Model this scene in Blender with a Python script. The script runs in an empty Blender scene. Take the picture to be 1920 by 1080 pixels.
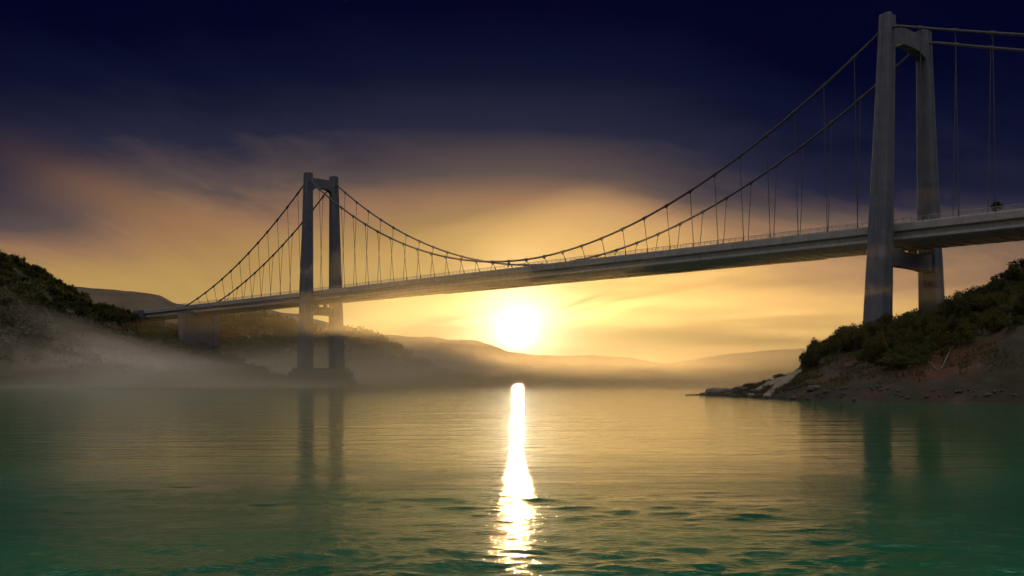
import bpy, math, random
import numpy as np
from mathutils import Vector, Matrix, noise as mnoise

random.seed(7)
C = bpy.context.scene.collection
scene = bpy.context.scene
R = math.radians

# ------------------------------------------------------------------ view constants (metres)
F, PX0, PY0, CAM_H = 2000.0, 960.0, 712.0, 3.5      # focal length in photo pixels, principal column, horizon row, eye height
SUN_EL, SUN_AZ = R(2.7), R(0.3)                      # sun straight ahead, just over the far hills


# ------------------------------------------------------------------ small mesh toolkit
class MB:
    """collects faces, then builds ONE mesh object"""
    def __init__(self):
        self.v, self.f = [], []

    def add(self, vs, fs):
        b = len(self.v)
        self.v.extend([tuple(x) for x in vs])
        self.f.extend([tuple(b + i for i in q) for q in fs])

    def box(self, c, ax, ay, az, hx, hy, hz):
        c, ax, ay, az = Vector(c), Vector(ax), Vector(ay), Vector(az)
        vs = [c + ax * (hx * i) + ay * (hy * j) + az * (hz * k) for i in (-1, 1) for j in (-1, 1) for k in (-1, 1)]
        self.add(vs, [(0, 1, 3, 2), (4, 6, 7, 5), (0, 4, 5, 1), (2, 3, 7, 6), (0, 2, 6, 4), (1, 5, 7, 3)])

    def loft(self, rings, cap=True):
        n = len(rings[0])
        vs = [p for r in rings for p in r]
        fs = []
        for i in range(len(rings) - 1):
            for j in range(n):
                a, b = i * n + j, i * n + (j + 1) % n
                fs.append((a, b, b + n, a + n))
        if cap:
            fs.append(tuple(reversed(range(n))))
            fs.append(tuple((len(rings) - 1) * n + j for j in range(n)))
        self.add(vs, fs)

    def tube(self, pts, rad, n=6, cap=True):
        pts = [Vector(p) for p in pts]
        if not hasattr(rad, '__len__'):
            rad = [rad] * len(pts)
        rings = []
        for i, p in enumerate(pts):
            t = (pts[min(i + 1, len(pts) - 1)] - pts[max(i - 1, 0)]).normalized()
            ref = Vector((0, 0, 1)) if abs(t.z) < .9 else Vector((1, 0, 0))
            a = t.cross(ref).normalized()
            b = t.cross(a).normalized()
            rings.append([p + (a * math.cos(2 * math.pi * k / n) + b * math.sin(2 * math.pi * k / n)) * rad[i] for k in range(n)])
        self.loft(rings, cap)

    def build(self, name, mat, parent=None, smooth=False, loc=None):
        me = bpy.data.meshes.new(name)
        me.from_pydata(self.v, [], self.f)
        me.update()
        if mat:
            me.materials.append(mat)
        if smooth:
            me.polygons.foreach_set('use_smooth', [True] * len(me.polygons))
        o = bpy.data.objects.new(name, me)
        C.objects.link(o)
        if parent:
            o.parent = parent
        if loc:
            o.location = loc
        return o


def tag(o, label=None, cat=None, group=None, kind=None):
    for k, v in (('label', label), ('category', cat), ('group', group), ('kind', kind)):
        if v:
            o[k] = v
    return o


def empty(name, loc=(0, 0, 0), rz=0):
    o = bpy.data.objects.new(name, None)
    C.objects.link(o)
    o.location = loc
    o.rotation_euler = (0, 0, rz)
    return o


def copy_tree(o, parent=None):
    c = o.copy()
    C.objects.link(c)
    if parent:
        c.parent = parent
    for ch in list(o.children):
        copy_tree(ch, c)
    return c


def interp(x, tab, col):
    xs = [t[0] for t in tab]
    if x <= xs[0]:
        return tab[0][col]
    for i in range(len(xs) - 1):
        if x <= xs[i + 1]:
            k = (x - xs[i]) / (xs[i + 1] - xs[i])
            k = k * k * (3 - 2 * k) * .5 + k * .5
            return tab[i][col] * (1 - k) + tab[i + 1][col] * k
    return tab[-1][col]


# ------------------------------------------------------------------ materials
def new_mat(name):
    m = bpy.data.materials.new(name)
    m.use_nodes = True
    nt = m.node_tree
    for n in list(nt.nodes):
        nt.nodes.remove(n)
    out = nt.nodes.new('ShaderNodeOutputMaterial')
    return m, nt, out


def lin(r, g, b):
    f = lambda c: (c / 255 / 12.92) if c <= 10.3 else ((c / 255 + .055) / 1.055) ** 2.4
    return (f(r), f(g), f(b), 1)


def surface_mat(name, stops, scale=.2, stretch=(1, 1, 1), rough=.8, bump=.3, bump_scale=1.0, bump_dist=.1, detail=6, extra=None, spec=.3):
    m, nt, out = new_mat(name)
    N = nt.nodes.new
    tc = N('ShaderNodeTexCoord')
    mp = N('ShaderNodeMapping')
    mp.inputs['Scale'].default_value = stretch
    nt.links.new(tc.outputs['Object'], mp.inputs['Vector'])
    nz = N('ShaderNodeTexNoise')
    nz.inputs['Scale'].default_value = scale
    nz.inputs['Detail'].default_value = detail
    nz.inputs['Roughness'].default_value = .62
    nt.links.new(mp.outputs[0], nz.inputs['Vector'])
    cr = N('ShaderNodeValToRGB')
    el = cr.color_ramp.elements
    while len(el) > 1:
        el.remove(el[-1])
    el[0].position, el[0].color = stops[0][0], (*stops[0][1], 1)
    for p, c in stops[1:]:
        e = el.new(p)
        e.color = (*c, 1)
    nt.links.new(nz.outputs['Fac'], cr.inputs[0])
    col = cr.outputs[0]
    if extra:
        col = extra(nt, mp.outputs[0], col)
    bs = N('ShaderNodeBsdfPrincipled')
    bs.inputs['Roughness'].default_value = rough
    bs.inputs['Specular IOR Level'].default_value = spec
    nt.links.new(col, bs.inputs['Base Color'])
    nb = N('ShaderNodeTexNoise')
    nb.inputs['Scale'].default_value = bump_scale
    nb.inputs['Detail'].default_value = 5
    nt.links.new(mp.outputs[0], nb.inputs['Vector'])
    bp = N('ShaderNodeBump')
    bp.inputs['Strength'].default_value = bump
    bp.inputs['Distance'].default_value = bump_dist
    nt.links.new(nb.outputs['Fac'], bp.inputs['Height'])
    nt.links.new(bp.outputs[0], bs.inputs['Normal'])
    nt.links.new(bs.outputs[0], out.inputs['Surface'])
    return m


def leaf_mat(name, dark, light, scale=.5, trans=.35):
    m, nt, out = new_mat(name)
    N = nt.nodes.new
    tc = N('ShaderNodeTexCoord')
    nz = N('ShaderNodeTexNoise')
    nz.inputs['Scale'].default_value = scale
    nz.inputs['Detail'].default_value = 4
    nt.links.new(tc.outputs['Object'], nz.inputs['Vector'])
    cr = N('ShaderNodeValToRGB')
    cr.color_ramp.elements[0].position, cr.color_ramp.elements[0].color = .35, (*dark, 1)
    cr.color_ramp.elements[1].position, cr.color_ramp.elements[1].color = .68, (*light, 1)
    nt.links.new(nz.outputs['Fac'], cr.inputs[0])
    d = N('ShaderNodeBsdfDiffuse')
    t = N('ShaderNodeBsdfTranslucent')
    mx = N('ShaderNodeMixShader')
    mx.inputs[0].default_value = trans
    nt.links.new(cr.outputs[0], d.inputs[0])
    nt.links.new(cr.outputs[0], t.inputs[0])
    nt.links.new(d.outputs[0], mx.inputs[1])
    nt.links.new(t.outputs[0], mx.inputs[2])
    nt.links.new(mx.outputs[0], out.inputs['Surface'])
    return m


def streaks(nt, vec, col):
    """rain streaks and pour joints on concrete"""
    N = nt.nodes.new
    mp = N('ShaderNodeMapping')
    mp.inputs['Scale'].default_value = (1.1, 1.1, .035)
    nt.links.new(vec, mp.inputs['Vector'])
    nz = N('ShaderNodeTexNoise')
    nz.inputs['Scale'].default_value = 1.6
    nz.inputs['Detail'].default_value = 5
    nt.links.new(mp.outputs[0], nz.inputs['Vector'])
    cr = N('ShaderNodeValToRGB')
    cr.color_ramp.elements[0].position, cr.color_ramp.elements[0].color = .33, (.82, .8, .79, 1)
    cr.color_ramp.elements[1].position, cr.color_ramp.elements[1].color = .6, (1, 1, 1, 1)
    nt.links.new(nz.outputs['Fac'], cr.inputs[0])
    mx = N('ShaderNodeMix')
    mx.data_type = 'RGBA'
    mx.blend_type = 'MULTIPLY'
    mx.inputs[0].default_value = 1
    nt.links.new(col, mx.inputs[6])
    nt.links.new(cr.outputs[0], mx.inputs[7])
    sp_ = N('ShaderNodeSeparateXYZ')
    nt.links.new(vec, sp_.inputs[0])
    fr = N('ShaderNodeMath')
    fr.operation = 'PINGPONG'
    fr.inputs[1].default_value = 2.3
    nt.links.new(sp_.outputs[2], fr.inputs[0])
    lt = N('ShaderNodeMath')
    lt.operation = 'LESS_THAN'
    lt.inputs[1].default_value = .09
    nt.links.new(fr.outputs[0], lt.inputs[0])
    sc_ = N('ShaderNodeMath')
    sc_.operation = 'MULTIPLY'
    sc_.inputs[1].default_value = .45
    nt.links.new(lt.outputs[0], sc_.inputs[0])
    m2 = N('ShaderNodeMix')
    m2.data_type = 'RGBA'
    nt.links.new(sc_.outputs[0], m2.inputs[0])
    nt.links.new(mx.outputs[2], m2.inputs[6])
    m2.inputs[7].default_value = (.03, .028, .026, 1)
    return m2.outputs[2]


def red_soil(nt, vec, col):
    N = nt.nodes.new
    nz = N('ShaderNodeTexNoise')
    nz.inputs['Scale'].default_value = .035
    nz.inputs['Detail'].default_value = 4
    nt.links.new(vec, nz.inputs['Vector'])
    cr = N('ShaderNodeValToRGB')
    cr.color_ramp.elements[0].position, cr.color_ramp.elements[0].color = .52, (0, 0, 0, 1)
    cr.color_ramp.elements[1].position, cr.color_ramp.elements[1].color = .66, (1, 1, 1, 1)
    nt.links.new(nz.outputs['Fac'], cr.inputs[0])
    mx = N('ShaderNodeMix')
    mx.data_type = 'RGBA'
    nt.links.new(cr.outputs[0], mx.inputs[0])
    nt.links.new(col, mx.inputs[6])
    mx.inputs[7].default_value = (.055, .018, .009, 1)
    return mx.outputs[2]


M = {}
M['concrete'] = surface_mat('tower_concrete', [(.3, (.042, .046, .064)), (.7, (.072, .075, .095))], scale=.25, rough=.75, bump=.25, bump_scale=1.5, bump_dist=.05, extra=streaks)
M['deck'] = surface_mat('deck_paint', [(.3, (.155, .14, .14)), (.7, (.23, .21, .2))], scale=.35, rough=.5, bump=.1, extra=streaks, spec=.4)
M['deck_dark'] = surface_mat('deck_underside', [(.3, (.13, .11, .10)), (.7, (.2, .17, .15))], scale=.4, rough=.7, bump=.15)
M['steel'] = surface_mat('painted_steel', [(.3, (.14, .13, .13)), (.7, (.22, .2, .2))], scale=.6, rough=.8, bump=.05, spec=.1)
M['cable'] = surface_mat('cable_wrap', [(.3, (.045, .04, .042)), (.7, (.075, .068, .07))], scale=.5, rough=.9, bump=.05, spec=.05)
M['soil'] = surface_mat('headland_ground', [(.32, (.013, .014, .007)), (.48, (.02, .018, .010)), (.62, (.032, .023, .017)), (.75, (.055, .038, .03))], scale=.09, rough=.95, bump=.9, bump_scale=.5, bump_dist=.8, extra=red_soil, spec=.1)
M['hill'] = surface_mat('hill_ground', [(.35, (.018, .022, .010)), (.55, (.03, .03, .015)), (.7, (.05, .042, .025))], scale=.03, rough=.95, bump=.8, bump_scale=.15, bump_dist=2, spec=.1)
M['hazy_hill'] = surface_mat('hazy_hill_ground', [(.3, (.07, .06, .025)), (.5, (.11, .09, .04)), (.7, (.17, .13, .065))], scale=.03, rough=.95, bump=.8, bump_scale=.15, bump_dist=2, spec=.1)  # ground brightened: the glow of lit haze is put into its colour
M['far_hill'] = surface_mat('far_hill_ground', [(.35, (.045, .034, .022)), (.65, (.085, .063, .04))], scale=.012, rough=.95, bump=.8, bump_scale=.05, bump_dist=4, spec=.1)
M['rock'] = surface_mat('shore_rock', [(.3, (.05, .038, .03)), (.6, (.11, .083, .062)), (.75, (.18, .14, .1))], scale=.5, rough=.8, bump=.8, bump_scale=1.2, bump_dist=.2)
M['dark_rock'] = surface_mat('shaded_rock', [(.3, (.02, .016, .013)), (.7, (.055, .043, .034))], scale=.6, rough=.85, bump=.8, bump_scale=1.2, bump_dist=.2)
M['wood'] = surface_mat('bleached_wood', [(.3, (.04, .032, .028)), (.7, (.085, .066, .055))], scale=1.0, rough=.8, bump=.3)
M['bark'] = surface_mat('bark', [(.3, (.05, .04, .03)), (.7, (.11, .085, .06))], scale=2, rough=.9, bump=.5)
M['leaf_olive'] = leaf_mat('olive_leaves', (.04, .036, .012), (.1, .085, .026), trans=.5)
M['leaf_dark'] = leaf_mat('dark_leaves', (.02, .022, .009), (.055, .052, .019), trans=.5)
M['leaf_green'] = leaf_mat('green_leaves', (.028, .034, .012), (.065, .068, .024), trans=.5)
M['leaf_wood'] = leaf_mat('woodland_leaves', (.05, .04, .017), (.1, .075, .032), scale=.02)
M['grass'] = leaf_mat('dry_grass', (.03, .028, .012), (.08, .066, .03), scale=.1)

# ------------------------------------------------------------------ world: Nishita sky + the sunrise colours
world = bpy.data.worlds.new('World')
scene.world = world
world.use_nodes = True
nt = world.node_tree
for n in list(nt.nodes):
    nt.nodes.remove(n)
N, Lk = nt.nodes.new, nt.links.new


def MT(op, a, b=None, c=None):
    n = N('ShaderNodeMath')
    n.operation = op
    for i, x in enumerate((a, b, c)):
        if x is None:
            continue
        if isinstance(x, (int, float)):
            n.inputs[i].default_value = x
        else:
            Lk(x, n.inputs[i])
    return n.outputs[0]


def ramp(fac, stops, interp_='LINEAR'):
    cr = N('ShaderNodeValToRGB')
    cr.color_ramp.interpolation = interp_
    el = cr.color_ramp.elements
    while len(el) > 1:
        el.remove(el[-1])
    el[0].position, el[0].color = stops[0][0], stops[0][1]
    for p, c in stops[1:]:
        e = el.new(p)
        e.color = c
    Lk(fac, cr.inputs[0])
    return cr.outputs[0]


def smooth(x, a, b):
    n = N('ShaderNodeMapRange')
    n.interpolation_type = 'SMOOTHSTEP'
    n.inputs['From Min'].default_value = a
    n.inputs['From Max'].default_value = b
    Lk(x, n.inputs['Value'])
    return n.outputs[0]


tc = N('ShaderNodeTexCoord')
sep = N('ShaderNodeSeparateXYZ')
Lk(tc.outputs['Generated'], sep.inputs[0])
X, Y, Z = sep.outputs
az = MT('SUBTRACT', MT('ARCTAN2', X, Y), SUN_AZ)          # compass angle away from the sun
el = MT('ABSOLUTE', MT('ARCSINE', Z))                     # height angle
aaz = MT('ABSOLUTE', az)
# clouds: soft streaky noise in sky angles, drifting down to the right on the left side
cv = N('ShaderNodeCombineXYZ')
Lk(MT('MULTIPLY', az, 3.0), cv.inputs[0])
Lk(MT('ADD', MT('MULTIPLY', el, 11.0), MT('MULTIPLY', az, 2.6)), cv.inputs[1])
cn = N('ShaderNodeTexNoise')
cn.inputs['Scale'].default_value = 1.15
cn.inputs['Detail'].default_value = 7
cn.inputs['Roughness'].default_value = .62
cn.inputs['Distortion'].default_value = .5
Lk(cv.outputs[0], cn.inputs['Vector'])
cv2 = N('ShaderNodeCombineXYZ')
Lk(MT('MULTIPLY', az, 4.0), cv2.inputs[0])
Lk(MT('MULTIPLY', el, 34.0), cv2.inputs[1])
cn2 = N('ShaderNodeTexNoise')
cn2.inputs['Scale'].default_value = 1.0
cn2.inputs['Detail'].default_value = 5
Lk(cv2.outputs[0], cn2.inputs['Vector'])
nz1 = MT('SUBTRACT', cn.outputs['Fac'], .5)
nz2 = MT('SUBTRACT', cn2.outputs['Fac'], .5)
up = MT('MAXIMUM', MT('SUBTRACT', el, .046), MT('MULTIPLY', MT('SUBTRACT', .046, el), .6))
rt = smooth(az, -.08, .08)
kk = MT('ADD', MT('MULTIPLY', rt, smooth(up, 0, .035)), MT('MULTIPLY', MT('SUBTRACT', 1, rt), smooth(up, .02, .1)))
kaz = MT('MULTIPLY', MT('DIVIDE', aaz, MT('ADD', aaz, 1.0)), MT('ADD', MT('MULTIPLY', kk, .19), MT('ADD', MT('MULTIPLY', MT('MULTIPLY', rt, MT('SUBTRACT', 1, smooth(az, .24, .42))), .12), .24)))
d0 = MT('SQRT', MT('ADD', MT('MULTIPLY', up, up), MT('MULTIPLY', kaz, kaz)))
d1 = MT('ADD', d0, MT('ADD', MT('MULTIPLY', MT('MULTIPLY', nz1, smooth(aaz, 0, .3)), .1), MT('MULTIPLY', nz2, .018)))
pa = MT('DIVIDE', MT('ADD', az, .325), .10)                # the orange cloud bank on the left
pe = MT('DIVIDE', MT('ADD', MT('SUBTRACT', el, .145), MT('MULTIPLY', MT('ADD', az, .325), .32)), .024)
patch = MT('EXPONENT', MT('MULTIPLY', MT('ADD', MT('MULTIPLY', pa, pa), MT('MULTIPLY', pe, pe)), -1))
d1 = MT('SUBTRACT', d1, MT('MULTIPLY', MT('MULTIPLY', patch, cn2.outputs['Fac']), .04))
SKY = [(0, (.66, .50, .21, 1)), (.03, (.56, .405, .14, 1)), (.055, (.50, .32, .105, 1)), (.08, (.455, .28, .092, 1)), (.10, (.41, .248, .088, 1)),
       (.13, (.30, .163, .088, 1)), (.16, (.10, .071, .067, 1)), (.20, (.018, .019, .042, 1)), (.25, (.0043, .006, .024, 1)), (.30, (.0008, .0014, .0145, 1)), (.5, (.0006, .001, .011, 1))]
d1 = MT('ADD', d1, MT('MULTIPLY', MT('MULTIPLY', smooth(az, .08, .3), smooth(up, .08, .12)), .03))
d1 = MT('ADD', d1, MT('MULTIPLY', smooth(up, .04, .15), .012))
sky_col = ramp(MT('MULTIPLY', d1, 2.0), [(min(1, p * 2), c) for p, c in SKY])
om = N('ShaderNodeMix')
om.data_type = 'RGBA'
Lk(MT('MULTIPLY', patch, MT('MULTIPLY', cn.outputs['Fac'], .75)), om.inputs[0])
Lk(sky_col, om.inputs[6])
om.inputs[7].default_value = (.32, .155, .062, 1)
sky_col = om.outputs[2]
# the sun itself: a white-hot disc with a soft aureole
r0 = MT('SQRT', MT('ADD', MT('MULTIPLY', az, az), MT('POWER', MT('SUBTRACT', MT('ARCSINE', Z), SUN_EL), 2)))
core = MT('ADD', MT('MULTIPLY', MT('EXPONENT', MT('MULTIPLY', MT('POWER', MT('DIVIDE', r0, .0115), 2), -1)), 5.0),
          MT('MULTIPLY', MT('EXPONENT', MT('MULTIPLY', MT('POWER', MT('DIVIDE', r0, .038), 2), -1)), 1.0))
halo = MT('MULTIPLY', MT('EXPONENT', MT('DIVIDE', r0, -.03)), .8)
glow = N('ShaderNodeMix')
glow.data_type = 'RGBA'
glow.blend_type = 'ADD'
glow.inputs[0].default_value = 1
Lk(sky_col, glow.inputs[6])
sunc = N('ShaderNodeCombineColor')
Lk(MT('ADD', core, halo), sunc.inputs[0])
Lk(MT('ADD', MT('MULTIPLY', core, .93), MT('MULTIPLY', halo, .75)), sunc.inputs[1])
Lk(MT('ADD', MT('MULTIPLY', core, .75), MT('MULTIPLY', halo, .3)), sunc.inputs[2])
Lk(sunc.outputs[0], glow.inputs[7])
nish = N('ShaderNodeTexSky')
nish.sky_type = 'NISHITA'
nish.sun_disc = False
nish.sun_elevation = SUN_EL
nish.sun_rotation = SUN_AZ
nish.dust_density = 3
b1 = N('ShaderNodeBackground')
b1.inputs['Strength'].default_value = .80
Lk(glow.outputs[2], b1.inputs['Color'])
b2 = N('ShaderNodeBackground')
b2.inputs['Strength'].default_value = .12
Lk(nish.outputs[0], b2.inputs['Color'])
mixw = N('ShaderNodeMixShader')
# out of view, behind the camera and overhead, blend to the added fill sky
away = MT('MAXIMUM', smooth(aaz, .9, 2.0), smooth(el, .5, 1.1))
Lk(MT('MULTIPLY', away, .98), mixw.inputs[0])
Lk(b1.outputs[0], mixw.inputs[1])
b3 = N('ShaderNodeBackground')            # fill added to the unseen sky to brighten mist, towers and water
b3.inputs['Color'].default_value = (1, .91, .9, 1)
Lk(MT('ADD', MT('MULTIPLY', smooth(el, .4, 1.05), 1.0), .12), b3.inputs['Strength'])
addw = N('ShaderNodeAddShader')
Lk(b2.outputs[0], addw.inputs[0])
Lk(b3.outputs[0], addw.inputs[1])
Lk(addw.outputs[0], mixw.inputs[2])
wo = N('ShaderNodeOutputWorld')
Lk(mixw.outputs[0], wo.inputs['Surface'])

sun = bpy.data.lights.new('sun', 'SUN')
sun.energy = 3.0
sun.angle = R(.5)
sun.color = (1, .62, .23)
so = bpy.data.objects.new('sun', sun)
C.objects.link(so)
sd = Vector((math.sin(SUN_AZ) * math.cos(SUN_EL), math.cos(SUN_AZ) * math.cos(SUN_EL), math.sin(SUN_EL)))
so.rotation_euler = sd.to_track_quat('Z', 'Y').to_euler()
so.location = (0, 0, 200)

# ------------------------------------------------------------------ water
def build_water():
    rad = [0.0] + list(np.geomspace(3, 9.5, 40))[:-1] + list(np.geomspace(9.5, 75, 560))[:-1] + list(np.geomspace(75, 3200, 150))
    ang = list(np.linspace(-R(40), R(40), 480)) + list(np.linspace(R(40), R(320), 60))[1:-1]
    rad, ang = np.array(rad[1:]), np.array(ang)
    rr, aa = np.meshgrid(rad, ang, indexing='ij')
    x, y = rr * np.sin(aa), rr * np.cos(aa)
    z = np.zeros_like(x)
    dr = np.maximum(np.gradient(rad)[:, None] * np.ones_like(rr), rr * R(80) / 480)
    rng = np.random.default_rng(3)
    for lam in np.geomspace(.32, 3.6, 34):
        for _ in range(2):
            th = rng.normal(R(84), R(36))
            k = 2 * math.pi / lam
            ph = rng.uniform(0, 6.28)
            amp = .0031 * lam ** .75
            fade = np.clip((lam / dr - 3) / 4, 0, 1) * np.clip(1.3 - rr / 36, 0, 1)
            q = k * (x * math.cos(th) + y * math.sin(th)) + ph + .6 * np.sin(x * .21 + ph) + .5 * np.sin(y * .13 + 2 * ph)
            z += amp * fade * (np.sin(q) + .25 * np.sin(2 * q))
    gust = .55 + .3 * np.sin(x * .17 + 1.3 * np.sin(y * .23)) * np.sin(y * .29 + .8 * np.sin(x * .11)) + .35 * np.sin(x * .07 + y * .41 + 2) * np.sin(x * .05 - y * .13)
    z *= np.clip(gust * 1.5, .25, 1.7)
    nr, na = x.shape
    vs = np.stack([x, y, z], -1).reshape(-1, 3)
    vs = np.vstack([vs, [[0, 0, 0]]])
    i_, j_ = np.meshgrid(np.arange(nr - 1), np.arange(na), indexing='ij')
    a_, b_ = i_ * na + j_, i_ * na + (j_ + 1) % na
    quads = np.stack([a_, a_ + na, b_ + na, b_], -1).reshape(-1, 4)
    jj = np.arange(na)
    tris = np.stack([jj, (jj + 1) % na, np.full(na, nr * na)], -1)
    me = bpy.data.meshes.new('water')
    me.vertices.add(len(vs))
    me.vertices.foreach_set('co', vs.astype(np.float32).ravel())
    loops = np.concatenate([quads.ravel(), tris.ravel()]).astype(np.int32)
    me.loops.add(len(loops))
    me.loops.foreach_set('vertex_index', loops)
    starts = np.concatenate([np.arange(len(quads)) * 4, len(quads) * 4 + np.arange(na) * 3]).astype(np.int32)
    me.polygons.add(len(starts))
    me.polygons.foreach_set('loop_start', starts)
    me.update(calc_edges=True)
    me.validate()
    me.polygons.foreach_set('use_smooth', [True] * len(me.polygons))
    me.update()
    o = bpy.data.objects.new('water', me)
    C.objects.link(o)
    m, nt, out = new_mat('sea_water')
    N, L = nt.nodes.new, nt.links.new
    g = N('ShaderNodeTexCoord')
    bs = N('ShaderNodeBsdfPrincipled')
    bs.inputs['IOR'].default_value = 1.45
    bs.inputs['Roughness'].default_value = .05
    h = None
    prev = None
    for sc, st, dist, det in (((.045, .26, 1), .4, .2, 3), ((.13, .62, 1), .4, .08, 3), ((.45, 1.2, 1), .42, .055, 4), ((1.3, 3.6, 1), .45, .02, 5)):
        mp = N('ShaderNodeMapping')
        mp.inputs['Scale'].default_value = sc
        mp.inputs['Rotation'].default_value = (0, 0, R(4))
        L(g.outputs['Object'], mp.inputs['Vector'])
        nz = N('ShaderNodeTexNoise')
        nz.inputs['Scale'].default_value = 1
        nz.inputs['Detail'].default_value = det
        nz.inputs['Distortion'].default_value = .6
        L(mp.outputs[0], nz.inputs['Vector'])
        bp = N('ShaderNodeBump')
        bp.inputs['Strength'].default_value = st
        bp.inputs['Distance'].default_value = dist
        L(nz.outputs['Fac'], bp.inputs['Height'])
        if prev:
            L(prev, bp.inputs['Normal'])
        prev = bp.outputs[0]
    vl = N('ShaderNodeVectorMath')
    vl.operation = 'LENGTH'
    L(g.outputs['Object'], vl.inputs[0])
    rf = N('ShaderNodeMapRange')                     # a breeze ruffles the water off the near shore
    rf.interpolation_type = 'SMOOTHSTEP'
    rf.inputs['From Min'].default_value = 58
    rf.inputs['From Max'].default_value = 16
    L(vl.outputs['Value'], rf.inputs['Value'])
    gp = N('ShaderNodeTexNoise')
    gp.inputs['Scale'].default_value = .12
    gp.inputs['Detail'].default_value = 4
    L(g.outputs['Object'], gp.inputs['Vector'])
    gm = N('ShaderNodeMapRange')
    gm.inputs['From Min'].default_value = .35
    gm.inputs['From Max'].default_value = .6
    gm.inputs['To Min'].default_value = .35
    L(gp.outputs['Fac'], gm.inputs['Value'])
    rm_ = N('ShaderNodeMath')
    rm_.operation = 'MULTIPLY'
    L(rf.outputs[0], rm_.inputs[0])
    L(gm.outputs[0], rm_.inputs[1])
    mp = N('ShaderNodeMapping')
    mp.inputs['Scale'].default_value = (4.5, 8, 1)
    L(g.outputs['Object'], mp.inputs['Vector'])
    nz = N('ShaderNodeTexNoise')
    nz.inputs['Scale'].default_value = 1
    nz.inputs['Detail'].default_value = 4
    L(mp.outputs[0], nz.inputs['Vector'])
    bp = N('ShaderNodeBump')
    bp.inputs['Distance'].default_value = .05
    L(rm_.outputs[0], bp.inputs['Strength'])
    L(nz.outputs['Fac'], bp.inputs['Height'])
    L(prev, bp.inputs['Normal'])
    prev = bp.outputs[0]
    rg = N('ShaderNodeMath')
    rg.operation = 'MULTIPLY_ADD'
    rg.inputs[1].default_value = .11
    rg.inputs[2].default_value = .05
    L(rm_.outputs[0], rg.inputs[0])
    L(rg.outputs[0], bs.inputs['Roughness'])
    L(prev, bs.inputs['Normal'])
    pn = N('ShaderNodeTexNoise')
    pn.inputs['Scale'].default_value = .06
    pn.inputs['Detail'].default_value = 3
    L(g.outputs['Object'], pn.inputs['Vector'])
    cr = N('ShaderNodeValToRGB')
    cr.color_ramp.elements[0].position, cr.color_ramp.elements[0].color = .3, (.0015, .042, .019, 1)
    cr.color_ramp.elements[1].position, cr.color_ramp.elements[1].color = .7, (.0045, .085, .028, 1)
    L(pn.outputs['Fac'], cr.inputs[0])
    L(cr.outputs[0], bs.inputs['Base Color'])
    L(bs.outputs[0], out.inputs['Surface'])
    me.materials.append(m)
    tag(o, 'calm emerald green water of the strait with a golden sun path', kind='structure')
    return o


build_water()


# ------------------------------------------------------------------ terrain
def fbm(x, y, sc, octv=5, seed=0):
    return mnoise.fractal(Vector((x * sc + seed * 17.3, y * sc - seed * 9.1, seed)), 1.0, 2.0, octv)


class Hill:
    """terrain between a shoreline and a ridge; table rows: (column, ridge row, ridge depth, shore depth)"""
    def __init__(self, tab, amp=1.0, nsc=.05, seed=0, shape=.85, drop=0.0, ridge_amp=None):
        self.tab, self.amp, self.nsc, self.seed, self.shape, self.drop = tab, amp, nsc, seed, shape, drop
        self.ramp = amp if ridge_amp is None else ridge_amp

    def z(self, px, t):
        yr, Dr, Ds = (interp(px, self.tab, c) for c in (1, 2, 3))
        zr = max(CAM_H + (PY0 - yr) * Dr / F - self.drop, .2)
        D = Ds + (Dr - Ds) * t
        x = (px - PX0) / F * D
        if t <= 1:
            s = t ** self.shape
            s = s * .75 + .25 * (1 - (1 - min(t, 1)) ** 3)
        else:
            u = (t - 1)
            s = 1 - .25 * u * u * 4 if u < .5 else max(.75 - (u - .5) * .9, -.3)
        n = fbm(x, D, self.nsc, 5, self.seed)
        z = zr * s + self.amp * n * min(1, zr / 12) * (.25 + .75 * min(1, t * 1.6)) * (1 if t < .92 or t > 1.08 else self.ramp / self.amp)
        z += .35 * self.amp * fbm(x, D, self.nsc * 4, 3, self.seed + 3) * min(1, zr / 8)
        if t < .06:
            z = min(z, -1.5 + t / .06 * (zr * s + 1.6))
        return Vector((x, D, z))

    def build(self, name, mat, px0, px1, step, rows, label, tmax=2.2):
        cols = np.concatenate([np.arange(px0, min(px1, 2200) + .1, step), np.arange(2220, px1, 40)]) if px1 > 4000 else np.arange(px0, px1 + .1, step)
        ts = np.concatenate([np.linspace(-.03, 1, rows), np.linspace(1, tmax, max(6, rows // 3))[1:]])
        vs, fs = [], []
        for t in ts:
            for c in cols:
                if t < 0:
                    v = self.z(c, 0.0)
                    v = Vector((v.x, v.y, -4))
                else:
                    v = self.z(c, t)
                vs.append(v)
        n = len(cols)
        for i in range(len(ts) - 1):
            for j in range(n - 1):
                a = i * n + j
                fs.append((a, a + 1, a + n + 1, a + n))
        mb = MB()
        mb.add(vs, fs)
        # skirt so that the hill is closed towards the water
        o = mb.build(name, mat, smooth=True)
        tag(o, label, kind='structure')
        return o


# right headland, the tower stands on it
HEAD = Hill([(1285, 742, 240, 238), (1310, 738.5, 246, 243), (1345, 734, 248, 236), (1400, 726, 252, 214), (1440, 714, 258, 196), (1480, 703, 266, 184), (1520, 676, 280, 178),
             (1560, 655, 298, 173), (1640, 630, 330, 168), (1700, 620, 342, 164), (1760, 604, 350, 161), (1800, 580, 348, 158), (1850, 560, 338, 155),
             (1920, 520, 322, 151), (2100, 475, 300, 146), (2400, 450, 270, 138), (3080, 400, 230, 110), (3600, 370, 210, 90), (5000, 200, 160, 65), (6640, -90, 119, 48), (7600, -160, 105, 42)], amp=2.2, nsc=.045, seed=2, shape=.8, ridge_amp=.7)
HEAD.build('headland', M['soil'], 1285, 7600, 5, 90, 'dark scrubby headland of red brown soil that carries the near bridge tower')
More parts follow.
